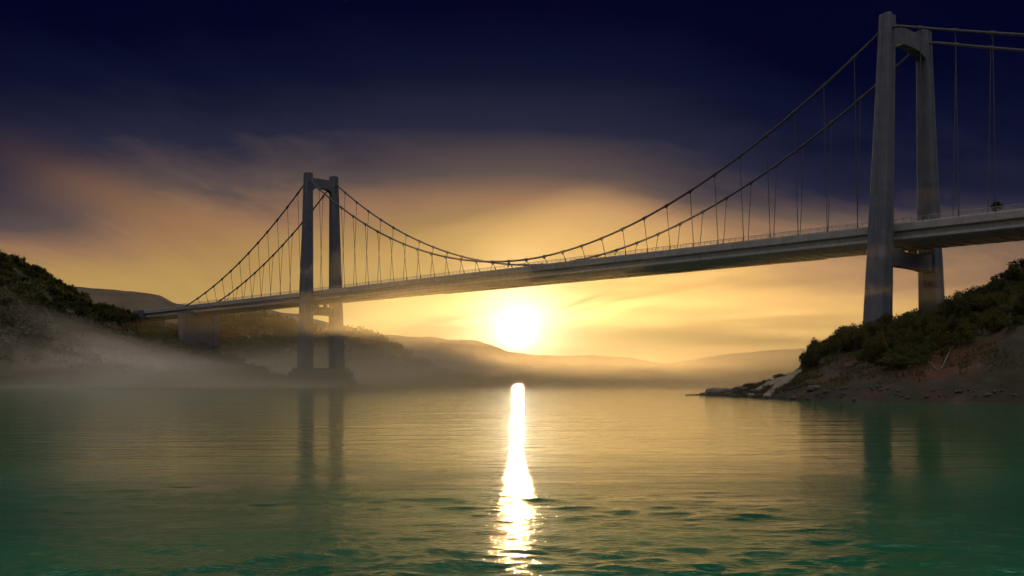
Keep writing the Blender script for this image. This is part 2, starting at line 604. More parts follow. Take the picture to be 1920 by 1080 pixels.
# left hill
LHILL = Hill([(-1600, 380, 560, 300), (-600, 410, 620, 380), (-200, 440, 650, 440), (0, 490, 670, 470), (60, 513, 685, 485), (130, 556, 700, 500), (200, 588, 720, 520),
              (280, 605, 740, 545), (330, 624, 742, 560), (360, 640, 740, 572), (430, 672, 715, 585), (480, 697, 690, 590), (520, 712, 650, 595), (545, 720, 625, 600), (560, 726, 615, 606)],
             amp=4, nsc=.02, seed=5, shape=.9, ridge_amp=1.2)
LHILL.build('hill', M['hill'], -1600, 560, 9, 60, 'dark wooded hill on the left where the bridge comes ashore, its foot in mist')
# hill behind the far tower
MHILL = Hill([(250, 640, 1030, 900), (330, 612, 1030, 900), (400, 600, 1040, 900), (440, 592, 1050, 900), (485, 589, 1050, 900), (520, 595, 1050, 900), (560, 609, 1040, 900), (640, 624, 1020, 890),
              (695, 626, 1010, 880), (740, 648, 990, 875), (790, 677, 970, 870), (850, 703, 940, 868), (875, 712, 920, 866), (895, 718.5, 900, 866)],
             amp=5, nsc=.012, seed=9, shape=.95, ridge_amp=2)
MHILL.build('hill', M['hazy_hill'], 250, 895, 5, 50, 'brown hazy hill sloping down to the water behind the far tower')
FH1 = Hill([(-900, 520, 1600, 1250), (-200, 530, 1600, 1250), (60, 536, 1600, 1250), (150, 537, 1600, 1250), (200, 543, 1600, 1250), (260, 546, 1600, 1250), (300, 553, 1600, 1250), (335, 567, 1600, 1250), (380, 573, 1600, 1250),
            (450, 574, 1600, 1250), (560, 590, 1600, 1250), (640, 610, 1600, 1250), (760, 650, 1600, 1300)], amp=6, nsc=.006, seed=12, ridge_amp=3)
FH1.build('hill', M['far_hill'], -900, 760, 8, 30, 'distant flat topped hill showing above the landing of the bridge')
FH2 = Hill([(520, 640, 2300, 1900), (620, 627, 2300, 1900), (720, 627, 2300, 1900), (800, 632, 2300, 1900), (850, 637, 2300, 1900), (885, 637, 2300, 1900), (915, 645, 2300, 1900), (960, 659, 2300, 1900), (1010, 666, 2300, 1900),
            (1090, 666, 2300, 1900), (1180, 671, 2300, 1900), (1245, 683, 2300, 1900), (1330, 696, 2300, 1900), (1450, 705, 2300, 1950), (1600, 709, 2300, 2000)], amp=8, nsc=.005, seed=14, ridge_amp=4)
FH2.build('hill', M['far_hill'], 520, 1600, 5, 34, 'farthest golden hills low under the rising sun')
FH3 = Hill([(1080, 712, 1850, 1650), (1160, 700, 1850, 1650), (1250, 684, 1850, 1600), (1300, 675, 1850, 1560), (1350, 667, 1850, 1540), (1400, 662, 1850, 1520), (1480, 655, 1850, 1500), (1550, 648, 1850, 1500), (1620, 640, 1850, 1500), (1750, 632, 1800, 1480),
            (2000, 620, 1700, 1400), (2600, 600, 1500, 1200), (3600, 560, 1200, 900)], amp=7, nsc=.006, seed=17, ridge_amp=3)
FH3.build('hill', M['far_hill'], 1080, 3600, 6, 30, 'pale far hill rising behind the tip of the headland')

# ------------------------------------------------------------------ the bridge
TL, TR = Vector((-108.13, 604.46, 0)), Vector((128.43, 347.69, 0))
SP = (TR - TL).length
U = (TR - TL).normalized()                # along the bridge, far tower -> near tower
P = Vector((-U.y, U.x, 0))                # across the bridge, away from the camera
UP = Vector((0, 0, 1))


def bp_(s, off, z):
    v = TL + U * s + P * off
    return Vector((v.x, v.y, z))


bridge = empty('suspension_bridge', (TL.x, TL.y, 0))
tag(bridge, 'long grey suspension bridge with two portal towers spanning the strait', 'bridge')


def child_loc(o, parent):
    """keep world coordinates of a mesh built in world space under a parent that is only translated"""
    o.matrix_parent_inverse = Matrix.Translation(-parent.matrix_basis.translation) if parent.parent is None else Matrix.Identity(4)
    return o


def part(mb, name, mat, parent=None, smooth=False):
    o = mb.build(name, mat, parent or bridge, smooth)
    if (parent or bridge) is bridge:
        child_loc(o, bridge)
    return o


Z_TOP, DECK_T, DECK_B = 119.5, 53.4, 46.1


def hw(s):                                # deck half width
    return 6.3 + 3.7 * min(max(s / SP, 0), 1.15)


def coff(s):                              # cable offset from the axis
    return 8.45 + 3.75 * min(max(s / SP, -.02), 1.25)


def leg_section(c, a, b, ch, z, gr=0.0):
    """rectangle a (along) x b (across) with rounded corners and a shallow vertical recess on each face"""
    pts = []
    ha, hb = a / 2, b / 2
    g, w = gr, .22
    raw = []
    for sx, sy in ((1, 1), (-1, 1), (-1, -1), (1, -1)):
        cx, cy = sx * (ha - ch), sy * (hb - ch)
        a0 = math.atan2(sy, sx) - math.pi / 4
        arc = [(cx + ch * math.cos(a0 + k * math.pi / 6), cy + ch * math.sin(a0 + k * math.pi / 6)) for k in range(4)]
        raw.append(arc)
    for i in range(4):
        raw_i = raw[i]
        pts.extend(raw_i)
        p, q = Vector(raw_i[-1]), Vector(raw[(i + 1) % 4][0])
        d = q - p
        nrm = Vector((d.y, -d.x)).normalized()
        inn = -nrm
        if inn.dot((p + q) / 2) > 0:
            inn = -inn
        for f, dep in ((.30, 0), (.34, g), (.66, g), (.70, 0)):
            pts.append(tuple(p + d * f + inn * dep))
    v = []
    for x, y in pts:
        w3 = c + U * x + P * y
        v.append(Vector((w3.x, w3.y, z)))
    return v


def tower(base, s0, hs_top, hs_base, zb, zfoot, pier):
    t = empty('tower')
    t.parent = bridge
    t.matrix_parent_inverse = Matrix.Translation(-bridge.location)

    def hs(z):
        k = (Z_TOP - z) / (Z_TOP - zb)
        return hs_top + (hs_base - hs_top) * (k ** 1.08 if k > 0 else 0)

    def asz(z):
        k = max((Z_TOP - z) / (Z_TOP - zb), 0)
        return 3.9 + 3.0 * k, 4.3 + 2.9 * k
    for sg in (-1, 1):
        mb = MB()
        rings = []
        zs = [zfoot] + [zb + (Z_TOP - zb) * k / 12 for k in range(13)]
        for z in zs:
            a, b = asz(z)
            rings.append(leg_section(base + P * (sg * hs(z)), a, b, .75, z, .22))
        a, b = asz(Z_TOP)
        rings.append(leg_section(base + P * (sg * hs(Z_TOP)), a - .16, b - .16, .7, Z_TOP + .08, .0))
        mb.loft(rings)
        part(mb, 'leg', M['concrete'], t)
        # saddle housing on top of the leg
        mb = MB()
        c = base + P * (sg * hs(Z_TOP))
        mb.loft([leg_section(c, 2.6, 1.5, .15, Z_TOP + .1), leg_section(c, 2.4, 1.3, .15, Z_TOP + .75)])
        part(mb, 'saddle', M['steel'], t)
    # upper crossbeam: arched soffit
    mb = MB()
    n = 16
    zt = Z_TOP - 2.6
    rings = []
    for i in range(n + 1):
        k = -1 + 2 * i / n
        w = hs(zt) - 1.7
        zlow = zt - 5.2 - 2.2 * abs(k) ** 3
        rings.append([Vector(((base + P * (k * w) + U * (e * 1.7)).x, (base + P * (k * w) + U * (e * 1.7)).y, z)) for e, z in ((-1, zlow), (1, zlow), (1, zt), (-1, zt))])
    mb.loft(rings)
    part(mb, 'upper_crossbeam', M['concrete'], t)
    # lower crossbeam under the deck
    mb = MB()
    zc = DECK_B - 1.5
    rings = []
    for i in range(n + 1):
        k = -1 + 2 * i / n
        w = hs(zc) - 2.2
        zlow = zc - 4.6 - .8 * abs(k) ** 4
        rings.append([Vector(((base + P * (k * w) + U * (e * 2.3)).x, (base + P * (k * w) + U * (e * 2.3)).y, z)) for e, z in ((-1, zlow), (1, zlow), (1, zc + .9 * abs(k) ** 6), (-1, zc + .9 * abs(k) ** 6))])
    mb.loft(rings)
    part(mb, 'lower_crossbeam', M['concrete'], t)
    # deck bearings
    for sg in (-1, 1):
        mb = MB()
        mb.box(base + P * (sg * hw(s0) * .45) + UP * (DECK_B - .75), U, P, UP, 1.2, .8, .76)
        part(mb, 'bearing', M['steel'], t)
    if pier:
        mb = MB()
        a, b = 15, hs_base * 2 + 14
        mb.loft([leg_section(base, a, b, 1.6, -3.5), leg_section(base, a, b, 1.6, 7.6), leg_section(base, a - .6, b - .6, 1.4, 8.1), leg_section(base, a - 2.2, b - 3.2, 1.0, 8.12), leg_section(base, a - 2.6, b - 3.6, 1.0, 10.0)])
        pr = part(mb, 'pier', M['concrete'], t)
        mb = MB()
        ring = leg_section(base, a + .5, b + .5, 1.7, 1.3)
        mb.tube(ring + [ring[0]], .22, 5)
        part(mb, 'fender', M['steel'], t)
    return t


tower(TL, 0, 8.45, 10.45, 9.0, 7.0, True)
tower(TR, SP, 12.2, 18.6, 18.0, 6.0, False)

# ---- deck (a girder with a deep edge beam, a shadow gap and a lower sloping flange), its fittings are sub-parts
S0, S1 = -232.0, SP + 318.0


def deck_sections(prof, step=6.0):
    out = []
    s = S0
    while s <= S1 + .01:
        w = hw(s)
        out.append([bp_(s, (abs(o) * -1 if o < 0 else o) * 1.0 if False else (w * math.copysign(1, o) + (o - math.copysign(10, o))), z) for o, z in prof])
        s += step
    return out


half = [(10.0, 53.4), (10.15, 52.9), (10.15, 50.9), (9.95, 50.55), (9.2, 50.4), (9.0, 49.0), (9.25, 48.75), (9.35, 48.2), (8.9, 47.7), (6.6, 46.2)]
prof = [(o, z) for o, z in half] + [(-o, z) for o, z in reversed(half)]
prof = [(10 - .8, 53.4)] + prof + [(-10 + .8, 53.4)]
mb = MB()
mb.loft(deck_sections(prof))
deck = part(mb, 'deck', M['deck'])
mb = MB()   # kerbed roadway surface
rings = []
s = S0
while s <= S1 + .01:
    w = hw(s) - 1.1
    rings.append([bp_(s, -w, 53.42), bp_(s, w, 53.42), bp_(s, w, 53.52), bp_(s, -w, 53.52)])
    s += 6
mb.loft(rings)
part(mb, 'roadway', surface_mat('asphalt', [(.3, (.04, .04, .04)), (.7, (.07, .07, .07))], scale=.5, rough=.9), deck)
for sg in (-1, 1):
    mb = MB()
    for zz, rr_ in ((54.75, .10), (54.3, .05), (53.95, .05)):
        mb.tube([bp_(S0 + i * 8, sg * (hw(S0 + i * 8) - .25), zz) for i in range(int((S1 - S0) / 8) + 1)], rr_, 5)
    s = S0
    while s < S1:
        c = bp_(s, sg * (hw(s) - .25), 54.07)
        mb.box(c, U, P, UP, .07, .07, .68)
        s += 2.8
    part(mb, 'railing', M['steel'], deck)
# underside: cross ribs, service rails and a hanging inspection gantry
mb = MB()
s = -150.0
while s < S1 - 6:
    w = hw(s) - 3.6
    mb.box(bp_(s, 0, DECK_B + .02), U, P, UP, .2, w - .8, .14)
    s += 5.6
part(mb, 'cross_ribs', M['deck_dark'], deck)
mb = MB()
for k in (-1, 1):
    mb.tube([bp_(s_, k * (hw(s_) - 6.0), DECK_B - .4) for s_ in np.arange(110, SP - 30, 8)], .12, 5)
    mb.tube([bp_(s_, k * (hw(s_) - 6.8), DECK_B - .4) for s_ in np.arange(110, SP - 30, 8)], .12, 5)
s = 110.0
while s < SP - 36:
    for k in (-1, 1):
        mb.tube([bp_(s, k * (hw(s) - 6.4), DECK_B + .05), bp_(s + 1.4, k * (hw(s) - 6.4), DECK_B - .4), bp_(s + 2.8, k * (hw(s) - 6.4), DECK_B + .05)], .08, 4)
    s += 2.8
part(mb, 'service_rail', M['deck_dark'], deck)

# ---- main cables
SL, SR = -152.0, SP + 300.0
SLOW = 178.0
CT, CL = 116.4, 55.9


def cable_z(s):
    if s < 0:
        k = s / SL
        return CT + (52.6 - CT) * k - 4 * 7.6 * k * (1 - k)
    if s > SP:
        k = (s - SP) / (SR - SP)
        return CT + (53.0 - CT) * k - 4 * 9.0 * k * (1 - k)
    q = (s - SLOW) / (SLOW if s < SLOW else SP - SLOW)
    return CL + (CT - CL) * abs(q) ** 1.95


HANG = 11.25
hang_s = [s for s in np.arange(-HANG * 12, SR - 20, HANG) if abs(s) > 4 and abs(s - SP) > 5 and s < SP + 60]
for sg in (-1, 1):
    mb = MB()
    mb.tube([bp_(s, sg * coff(s), cable_z(s)) for s in np.linspace(SL, SR, 150)], .42, 8)
    cab = part(mb, 'main_cable', M['cable'], smooth=True)
    for s in hang_s:
        if cable_z(s) - 55 < .6:
            continue
        mb = MB()
        a, b = bp_(s - .75, sg * coff(s - .75), cable_z(s - .75)), bp_(s + .75, sg * coff(s + .75), cable_z(s + .75))
        mb.tube([a, b], .62, 8)
        m_ = (a + b) / 2
        mb.box(m_ - UP * .7, U, P, UP, .28, .12, .45)
        part(mb, 'cable_clamp', M['cable'], cab)
nh = 0
for sg in (-1, 1):
    for s in hang_s:
        zt = cable_z(s)
        if zt - 54 < 1.0:
            continue
        mb = MB()
        top, bot = bp_(s, sg * coff(s), zt), bp_(s, sg * (hw(s) - .05), 53.0)
        mb.tube([top, bot], .13, 6)
        mb.tube([top + (bot - top) * (1 - 1.6 / max((bot - top).length, 2)), bot], .2, 6)
        part(mb, 'hanger', M['cable'])
        nh += 1
print('hangers', nh)

# ---- landing pier on the left: two columns with a wall between, and the stub abutment
sp = -150.0
ep = empty('end_pier')
ep.parent = bridge
ep.matrix_parent_inverse = Matrix.Translation(-bridge.location)
base = bp_(sp, 0, 0)
for sg in (-1, 1):
    mb = MB()
    c = base + P * (sg * 11.0)
    mb.loft([leg_section(c, 7, 5.2, .6, 2, .2), leg_section(c, 6.4, 4.6, .6, DECK_B + 1, .2)])
    part(mb, 'column', M['concrete'], ep)
mb = MB()
mb.box(base + UP * 24, U, P, UP, 2.0, 8.8, 22.1)
part(mb, 'wall_panel', M['concrete'], ep)
mb = MB()
mb.loft([leg_section(base, 7.6, 27.4, .5, DECK_B - .6), leg_section(base, 7.6, 27.4, .5, DECK_B + 2.6)])
part(mb, 'capping_beam', M['concrete'], ep)
for s_e in (S0 + 4, S1 - 4):
    mb = MB()
    mb.box(bp_(s_e, 0, 42), U, P, UP, 6, 9.5, 11.2)
    part(mb, 'abutment', M['concrete'])


# ------------------------------------------------------------------ vegetation
def crown_mesh(name, rx, ry, rz, lumps, leaves, size, seed, mat, flat=.0):
    """a crown of many small leaf sprays gathered in lumps, with gaps between them"""
    rng = random.Random(seed)
    centres = []
    for _ in range(lumps):
        a, zz = rng.uniform(0, 6.283), rng.uniform(-.35, 1)
        r = math.sqrt(max(0, 1 - zz * zz)) * rng.uniform(.35, .85)
        centres.append((Vector((rx * r * math.cos(a), ry * r * math.sin(a), rz * (.55 + .45 * zz * rng.uniform(.6, 1)))), rng.uniform(.24, .46)))
    vs, fs = [], []
    for _ in range(leaves):
        c, lr = rng.choice(centres)
        d = Vector((rng.gauss(0, 1), rng.gauss(0, 1), rng.gauss(0, 1))).normalized()
        rad = lr * rng.uniform(.35, 1.12) ** .6
        p = c + Vector((d.x * rx * rad, d.y * ry * rad, d.z * rz * rad * .8))
        if p.z < 0.02 * rz:
            continue
        s = size * rng.uniform(.55, 1.25)
        q = (d + Vector((rng.gauss(0, .6), rng.gauss(0, .6), rng.gauss(0, .6)))).normalized()
        t1 = q.orthogonal().normalized()
        t1 = (Matrix.Rotation(rng.uniform(0, 6.28), 3, q) @ t1)
        t2 = q.cross(t1)
        b = len(vs)
        vs += [p - t1 * s, p + t2 * s * .45 - t1 * s * .1, p + t1 * s * 1.05, p - t2 * s * .45 + t1 * s * .1]
        fs.append((b, b + 1, b + 2, b + 3))
    # a few whippy sprigs poking out of the outline
    for _ in range(max(4, lumps)):
        c, lr = rng.choice(centres)
        d = Vector((rng.gauss(0, 1), rng.gauss(0, 1), abs(rng.gauss(0, 1)) + .3)).normalized()
        p0, L = c, rng.uniform(.6, 1.0) * rz * .75
        for k in range(9):
            p = p0 + d * (L * (k + 1) / 9) + Vector((0, 0, -.06 * rz * (k / 9) ** 2))
            s = size * (.75 - .04 * k)
            sd_ = Vector((rng.gauss(0, 1), rng.gauss(0, 1), rng.gauss(0, 1))).normalized()
            t1 = (d + sd_ * .9).normalized()
            t2 = t1.cross(sd_).normalized()
            b = len(vs)
            vs += [p, p + t1 * s * .6 + t2 * s * .3, p + t1 * s * 1.3, p + t1 * s * .6 - t2 * s * .3]
            fs.append((b, b + 1, b + 2, b + 3))
    mb = MB()
    mb.add(vs, fs)
    me = bpy.data.meshes.new(name)
    me.from_pydata(mb.v, [], mb.f)
    me.materials.append(mat)
    me.update()
    return me, centres


def make_plant(name, rx, ry, rz, lumps, leaves, size, seed, mat, trunk_h=0.0, crown_name='foliage', stem_name='stem'):
    root = empty(name)
    me, centres = crown_mesh(crown_name, rx, ry, rz, lumps, leaves, size, seed, mat)
    o = bpy.data.objects.new(crown_name, me)
    C.objects.link(o)
    o.parent = root
    o.location = (0, 0, trunk_h)
    mb = MB()
    rng = random.Random(seed + 99)
    fork = Vector((0, 0, trunk_h + rz * .12))
    r0_ = .035 * (rx + ry) * .5 + .02 * (trunk_h + rz)
    if trunk_h > 0:
        mb.tube([Vector((0, 0, -.8)), Vector((rng.uniform(-.1, .1), rng.uniform(-.1, .1), trunk_h * .5)), fork], [r0_ * 1.5, r0_ * 1.05, r0_ * .85], 7)
    for c, lr in centres[:9]:
        e = c + Vector((0, 0, trunk_h))
        st = fork if trunk_h > 0 else Vector((rng.uniform(-.15, .15) * rx, rng.uniform(-.15, .15) * ry, -.5))
        mid = st.lerp(e, .5) + Vector((rng.uniform(-.1, .1) * rx, rng.uniform(-.1, .1) * ry, .05 * rz))
        mb.tube([st, mid, e], [r0_ * .6, r0_ * .4, r0_ * .15], 5)
    so_ = mb.build(stem_name, M['bark'], root)
    return root


def place(proto, first, loc, rz, sc, sz=None):
    o = proto if first else copy_tree(proto)
    o.location = loc
    o.rotation_euler = (0, 0, rz)
    o.scale = (sc, sc, sz or sc)
    return o


used = {}


def put(key, protos, loc, rz, sc, label, cat, group=None, sz=None):
    first = key not in used
    used[key] = 1
    o = place(protos[key], first, loc, rz, sc, sz)
    o['label'] = label
    o['category'] = cat
    if group:
        o['group'] = group
    elif 'group' in o:
        del o['group']
    return o


protos = {
    'round': make_plant('shrub', 2.6, 2.4, 3.0, 13, 2000, .20, 1, M['leaf_olive']),
    'open': make_plant('shrub', 2.2, 2.0, 2.8, 8, 700, .20, 2, M['leaf_olive']),
    'low': make_plant('shrub', 2.8, 2.4, 1.7, 10, 1000, .20, 3, M['leaf_green']),
    'dark': make_plant('shrub', 2.8, 2.6, 3.2, 14, 2100, .22, 4, M['leaf_dark']),
    'spread': make_plant('small_tree', 3.2, 3.0, 3.0, 15, 2400, .23, 5, M['leaf_dark'], trunk_h=.5, crown_name='crown', stem_name='trunk'),
    'treea': make_plant('tree', 3.8, 3.6, 5.0, 13, 800, .5, 6, M['leaf_dark'], trunk_h=2.2, crown_name='crown', stem_name='trunk'),
    'treeb': make_plant('tree', 3.2, 3.2, 6.5, 12, 800, .5, 7, M['leaf_green'], trunk_h=2.0, crown_name='crown', stem_name='trunk'),
    'treec': make_plant('tree', 4.4, 4.0, 4.2, 14, 800, .5, 8, M['leaf_dark'], trunk_h=1.8, crown_name='crown', stem_name='trunk'),
    'deckbush': make_plant('bush', 2.2, 1.7, 2.5, 9, 900, .22, 21, M['leaf_dark']),
}

# named shrubs on the skyline of the headland: kind, column, t (0 shore .. 1 ridge), scale, label
sky_shrubs = [
    ('low', 1408, .8, .55, 'lowest tuft of shrub on the rocky tip of the headland'),
    ('low', 1462, .97, .55, 'small shrub above the pale slanting rock slabs'),
    ('open', 1508, .97, .62, 'thin twiggy shrub where the headland slope begins to climb from the rocks'),
    ('round', 1534, .97, .95, 'dome shaped shrub low on the headland skyline'),
    ('open', 1560, .98, .85, 'wispy shrub between the dome shaped shrub and the bushy olive shrub'),
    ('round', 1592, .97, 1.25, 'bushy olive shrub against the glow a little left of the near tower'),
    ('open', 1622, .90, 1.1, 'sparse shrub with open twigs touching the left side of the near tower leg'),
    ('low', 1655, .86, 1.2, 'broad low shrub hiding the foot of the near tower leg'),
    ('dark', 1690, .93, .85, 'small dark shrub just right of the front tower leg'),
    ('dark', 1716, .95, 1.15, 'rounded dark shrub standing in the gap between the two legs of the near tower'),
    ('low', 1748, .92, 1.1, 'low green shrub in front of the foot of the rear tower leg'),
    ('round', 1782, .96, 1.1, 'olive shrub on the ridge right of the rear tower leg'),
    ('dark', 1812, .97, 1.2, 'dark shrub halfway up the ridge between the rear tower leg and the spiky tree'),
    ('spread', 1842, .98, 1.0, 'dark leaning small tree with drooping fronds on the headland ridge'),
    ('spread', 1886, .98, 1.0, 'spreading small tree with gaps of sky near the top of the ridge'),
    ('spread', 1918, .98, 1.15, 'topmost small tree of the headland cut by the edge of the view'),
]
for key, px, t, sc, lab in sky_shrubs:
    v = HEAD.z(px, t)
    put(key, protos, (v.x, v.y, v.z - .35), random.uniform(0, 6.28), sc * 1.35, lab, 'small tree' if key == 'spread' else 'shrub')
rng = random.Random(31)
for i in range(250):
    px = rng.uniform(1515, 1985)
    t = rng.uniform(.45, .95) if rng.random() < .68 else rng.uniform(.16, .5)
    if px < 1600 and t < .5:
        continue
    v = HEAD.z(px, t)
    key = rng.choice(['low', 'low', 'dark', 'round', 'open'])
    put(key, protos, (v.x, v.y, v.z - .3), rng.uniform(0, 6.28), rng.uniform(.7, 1.45), 'dark shrub growing among others on the shaded headland slope facing the water', 'shrub', 'shrubs covering the headland slope', rng.uniform(.85, 1.75))
for i in range(26):
    px = 1940 + i * 26 + rng.uniform(-8, 8)
    v = HEAD.z(px, rng.uniform(.93, 1.0))
# bush showing over the bridge parapet
b_s, b_o = 381.3, -8.0
bl = bp_(b_s, b_o, 53.45)
put('deckbush', protos, bl, .4, 1.2, 'small dark leafy bush behind the railing of the bridge deck', 'bush')

# trees on the left hill
rng = random.Random(12)
n_t = 0
while n_t < 230:
    px = rng.uniform(-60, 330) if rng.random() < .85 else rng.uniform(250, 420)
    t = 1 - abs(rng.gauss(0, .28)) if n_t > 60 else rng.uniform(.93, 1.0)
    if t < .3 or (px > 330 and t > .97 and rng.random() < .5):
        continue
    if 262 < px < 330 and t > .9:
        continue
    v = LHILL.z(px, t)
    sc = rng.uniform(.75, 1.2) * (1 if px < 260 else .62)
    put(rng.choice(['treea', 'treeb', 'treec', 'treea', 'treec']), protos, (v.x, v.y, v.z - .6), rng.uniform(0, 6.28), sc,
        'dark bushy tree in the wood covering the misty left hill', 'tree', 'trees of the wood on the left hill', sc * rng.uniform(.8, 1.15))
    n_t += 1
left_shrubs = [(434, .93, 1.5, 'shrub right beside the pale corner of the landing pier'), (447, .95, 1.9, 'large hazy shrub below the landing pier on its water side'),
               (462, .95, 1.7, 'middle shrub of the hazy clump running down from the landing pier'), (476, .96, 1.9, 'broad hazy shrub on the slope between landing pier and far tower'),
               (490, .97, 1.6, 'last hazy shrub of the clump before the slope falls to the water'), (404, .86, 1.5, 'yellowish shrub in front of the landing pier wall'),
               (380, .85, 1.5, 'shrub in front of the left column of the landing pier')]
for px, t, sc, lab in left_shrubs:
    v = LHILL.z(px, t)
    put('round' if sc < 1.7 else 'low', protos, (v.x, v.y, v.z - .3), random.uniform(0, 6.28), sc, lab, 'shrub')

# undergrowth and woodland too dense to count
def scatter_leaves(name, hill, pxr, tr, count, size, mat, label, seed, blades=False, lumps=1, spread=0.0, height=0.0):
    rng = random.Random(seed)
    vs, fs = [], []
    for _ in range(count):
        px, t = rng.uniform(*pxr), rng.uniform(*tr)
        if fbm(px, t * 400, .02, 3, seed) < (-.12 if blades else -.45):
            continue
        c = hill.z(px, t)
        for _k in range(lumps):
            p = c + Vector((rng.gauss(0, spread), rng.gauss(0, spread), abs(rng.gauss(0, height)))) if lumps > 1 else c
            s = size * rng.uniform(.5, 1.3)
            b = len(vs)
            if blades:
                lean = Vector((rng.gauss(.1, .35), rng.gauss(0, .35), 1)).normalized()
                sd_ = Vector((rng.gauss(0, 1), rng.gauss(0, 1), 0)).normalized() * s * .12
                vs += [p - sd_ - UP * .1, p + sd_ - UP * .1, p + lean * s]
                fs.append((b, b + 1, b + 2))
            else:
                q = Vector((rng.gauss(0, 1), rng.gauss(0, 1), rng.gauss(0, 1))).normalized()
                t1 = q.orthogonal().normalized()
                t2 = q.cross(t1)
                vs += [p - t1 * s, p + t2 * s * .6, p + t1 * s, p - t2 * s * .6]
                fs.append((b, b + 1, b + 2, b + 3))
    mb = MB()
    mb.add(vs, fs)
    o = mb.build(name, mat)
    tag(o, label, kind='stuff')
    return o


scatter_leaves('grass', HEAD, (1380, 2000), (.08, 1.0), 60000, .6, M['grass'], 'dry grass and weeds clothing the headland slope', 41, blades=True)
scatter_leaves('undergrowth', LHILL, (-80, 545), (.1, 1.0), 3600, .9, M['leaf_dark'], 'dense undergrowth covering the left hill between the trees', 42, lumps=14, spread=1.6, height=1.3)
scatter_leaves('woodland', MHILL, (300, 890), (.05, 1.0), 3600, 1.5, M['leaf_wood'], 'hazy woodland covering the hill behind the far tower', 43, lumps=16, spread=2.2, height=2.2)


# ------------------------------------------------------------------ rocks and driftwood
def rock_mesh(mb, c, rx, ry, rz, seed, rot=0.0, tilt=0.0):
    rng = random.Random(seed)
    n, m_ = 14, 9
    rm = Matrix.Rotation(rot, 3, 'Z') @ Matrix.Rotation(tilt, 3, 'Y')
    rings = []
    for i in range(m_):
        th = math.pi * (i + .5) / m_
        ring = []
        for j in range(n):
            ph = 2 * math.pi * j / n
            d = Vector((math.sin(th) * math.cos(ph), math.sin(th) * math.sin(ph), math.cos(th)))
            q = Vector([math.copysign(abs(x) ** .72, x) for x in d])
            k = 1 + .22 * mnoise.noise(d * 1.7 + Vector((seed, 0, 0))) + .1 * mnoise.noise(d * 4 + Vector((0, seed, 0)))
            ring.append(Vector(c) + rm @ Vector((q.x * rx * k, q.y * ry * k, q.z * rz * k)))
        rings.append(ring)
    mb.loft(rings)


boulders = [
    (1322, .35, 1.3, .9, .35, 'flat wet rock at the very tip of the headland'),
    (1342, .5, 2.2, 1.5, .95, 'rounded pinkish boulder lit by the sun near the headland tip'),
    (1368, .5, 2.4, 1.4, .8, 'grey boulder next to the rounded pinkish boulder'),
    (1388, .45, 1.9, 1.3, .8, 'dark boulder below the lowest tuft of shrub'),
    (1420, .2, 1.5, 1.0, .6, 'low boulder at the waterline left of the slanting slabs'),
    (1530, .1, 1.6, 1.1, .55, 'dark boulder in the shade right of the slanting slabs'),
]
for px, t, rx, ry, rz, lab in boulders:
    v = HEAD.z(px, t)
    mb = MB()
    rock_mesh(mb, (0, 0, 0), rx, ry, rz, px)
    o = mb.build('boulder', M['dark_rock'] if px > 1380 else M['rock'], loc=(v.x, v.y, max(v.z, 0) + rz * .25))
    tag(o, lab, 'boulder')
for (pa, ta, pb, tb, w, lab) in ((1408, .03, 1470, .80, 1.0, 'pale slanting rock slab, the left of the two on the headland shore'),
                                 (1436, .03, 1500, .72, .9, 'bright narrow rock slab running down to the water beside another slab')):
    a, b = HEAD.z(pa, ta), HEAD.z(pb, tb)
    a.z = -.2
    mb = MB()
    pts = []
    k = 14
    dirv = (b - a)
    side = dirv.cross(UP).normalized()
    rings = []
    for i in range(k + 1):
        f = i / k
        c = a.lerp(b, f) + UP * (.5 + .35 * math.sin(f * 3.0) + .25 * mnoise.noise(Vector((f * 6, pa, 0))))
        ww = w * (.55 + .75 * math.sin(math.pi * (.12 + .8 * f))) * (1 + .25 * mnoise.noise(Vector((f * 9, pa, 3))))
        n1 = .15 * mnoise.noise(Vector((f * 12, pa, 7)))
        rings.append([c + side * ww - UP * 1.3, c + side * ww * .9 + UP * (.05 + n1), c + side * ww * .2 + UP * (.3 - n1), c - side * ww * .8 + UP * (.15 + n1), c - side * ww - UP * 1.3])
    mb.loft(rings)
    org = a.copy()
    mb.v = [(x - org.x, y - org.y, z - org.z) for x, y, z in mb.v]
    o = mb.build('rock_slab', M['rock'], loc=org)
    tag(o, lab, 'rock slab')
for (p0, y0_, p1, y1_, D, lab) in ((1765, 733, 1826, 692, 182, 'long pale dead branch lying up the bank of the headland'), (1738, 716, 1764, 736, 178, 'short grey dead branch crossing the foot of the long pale one')):
    def pt(px, t):
        v = HEAD.z(px, t)
        return v + UP * .35
    ta = .12 if p0 > 1750 else .18
    pts = [pt(p0 + (p1 - p0) * f, ta + (.34 if p0 > 1750 else -.08) * f) for f in (0, .3, .6, 1)]
    org = pts[0].copy()
    mb = MB()
    mb.tube([p - org for p in pts], [.11, .10, .08, .04], 6)
    mb.tube([pts[1] - org, pts[1] - org + Vector((.6, .2, .9))], [.07, .03], 5)
    o = mb.build('dead_branch', M['wood'], loc=org)
    tag(o, lab, 'dead branch')
mb = MB()
rng = random.Random(77)
for i in range(230):
    px = rng.uniform(1300, 1990)
    v = HEAD.z(px, rng.uniform(.035, .12))
    r_ = rng.uniform(.12, .55) ** 1.3
    if -.3 < v.z < 2.5:
        rock_mesh(mb, (v.x, v.y, v.z + r_ * .1), r_ * rng.uniform(.8, 1.5), r_ * rng.uniform(.7, 1.2), r_ * rng.uniform(.5, .8), i, rng.uniform(0, 6))
o = mb.build('rubble', surface_mat('wet_stone', [(.3, (.012, .010, .009)), (.7, (.03, .025, .022))], scale=.8, rough=.7, bump=.5))
tag(o, 'small dark stones strewn along the waterline of the headland', kind='stuff')
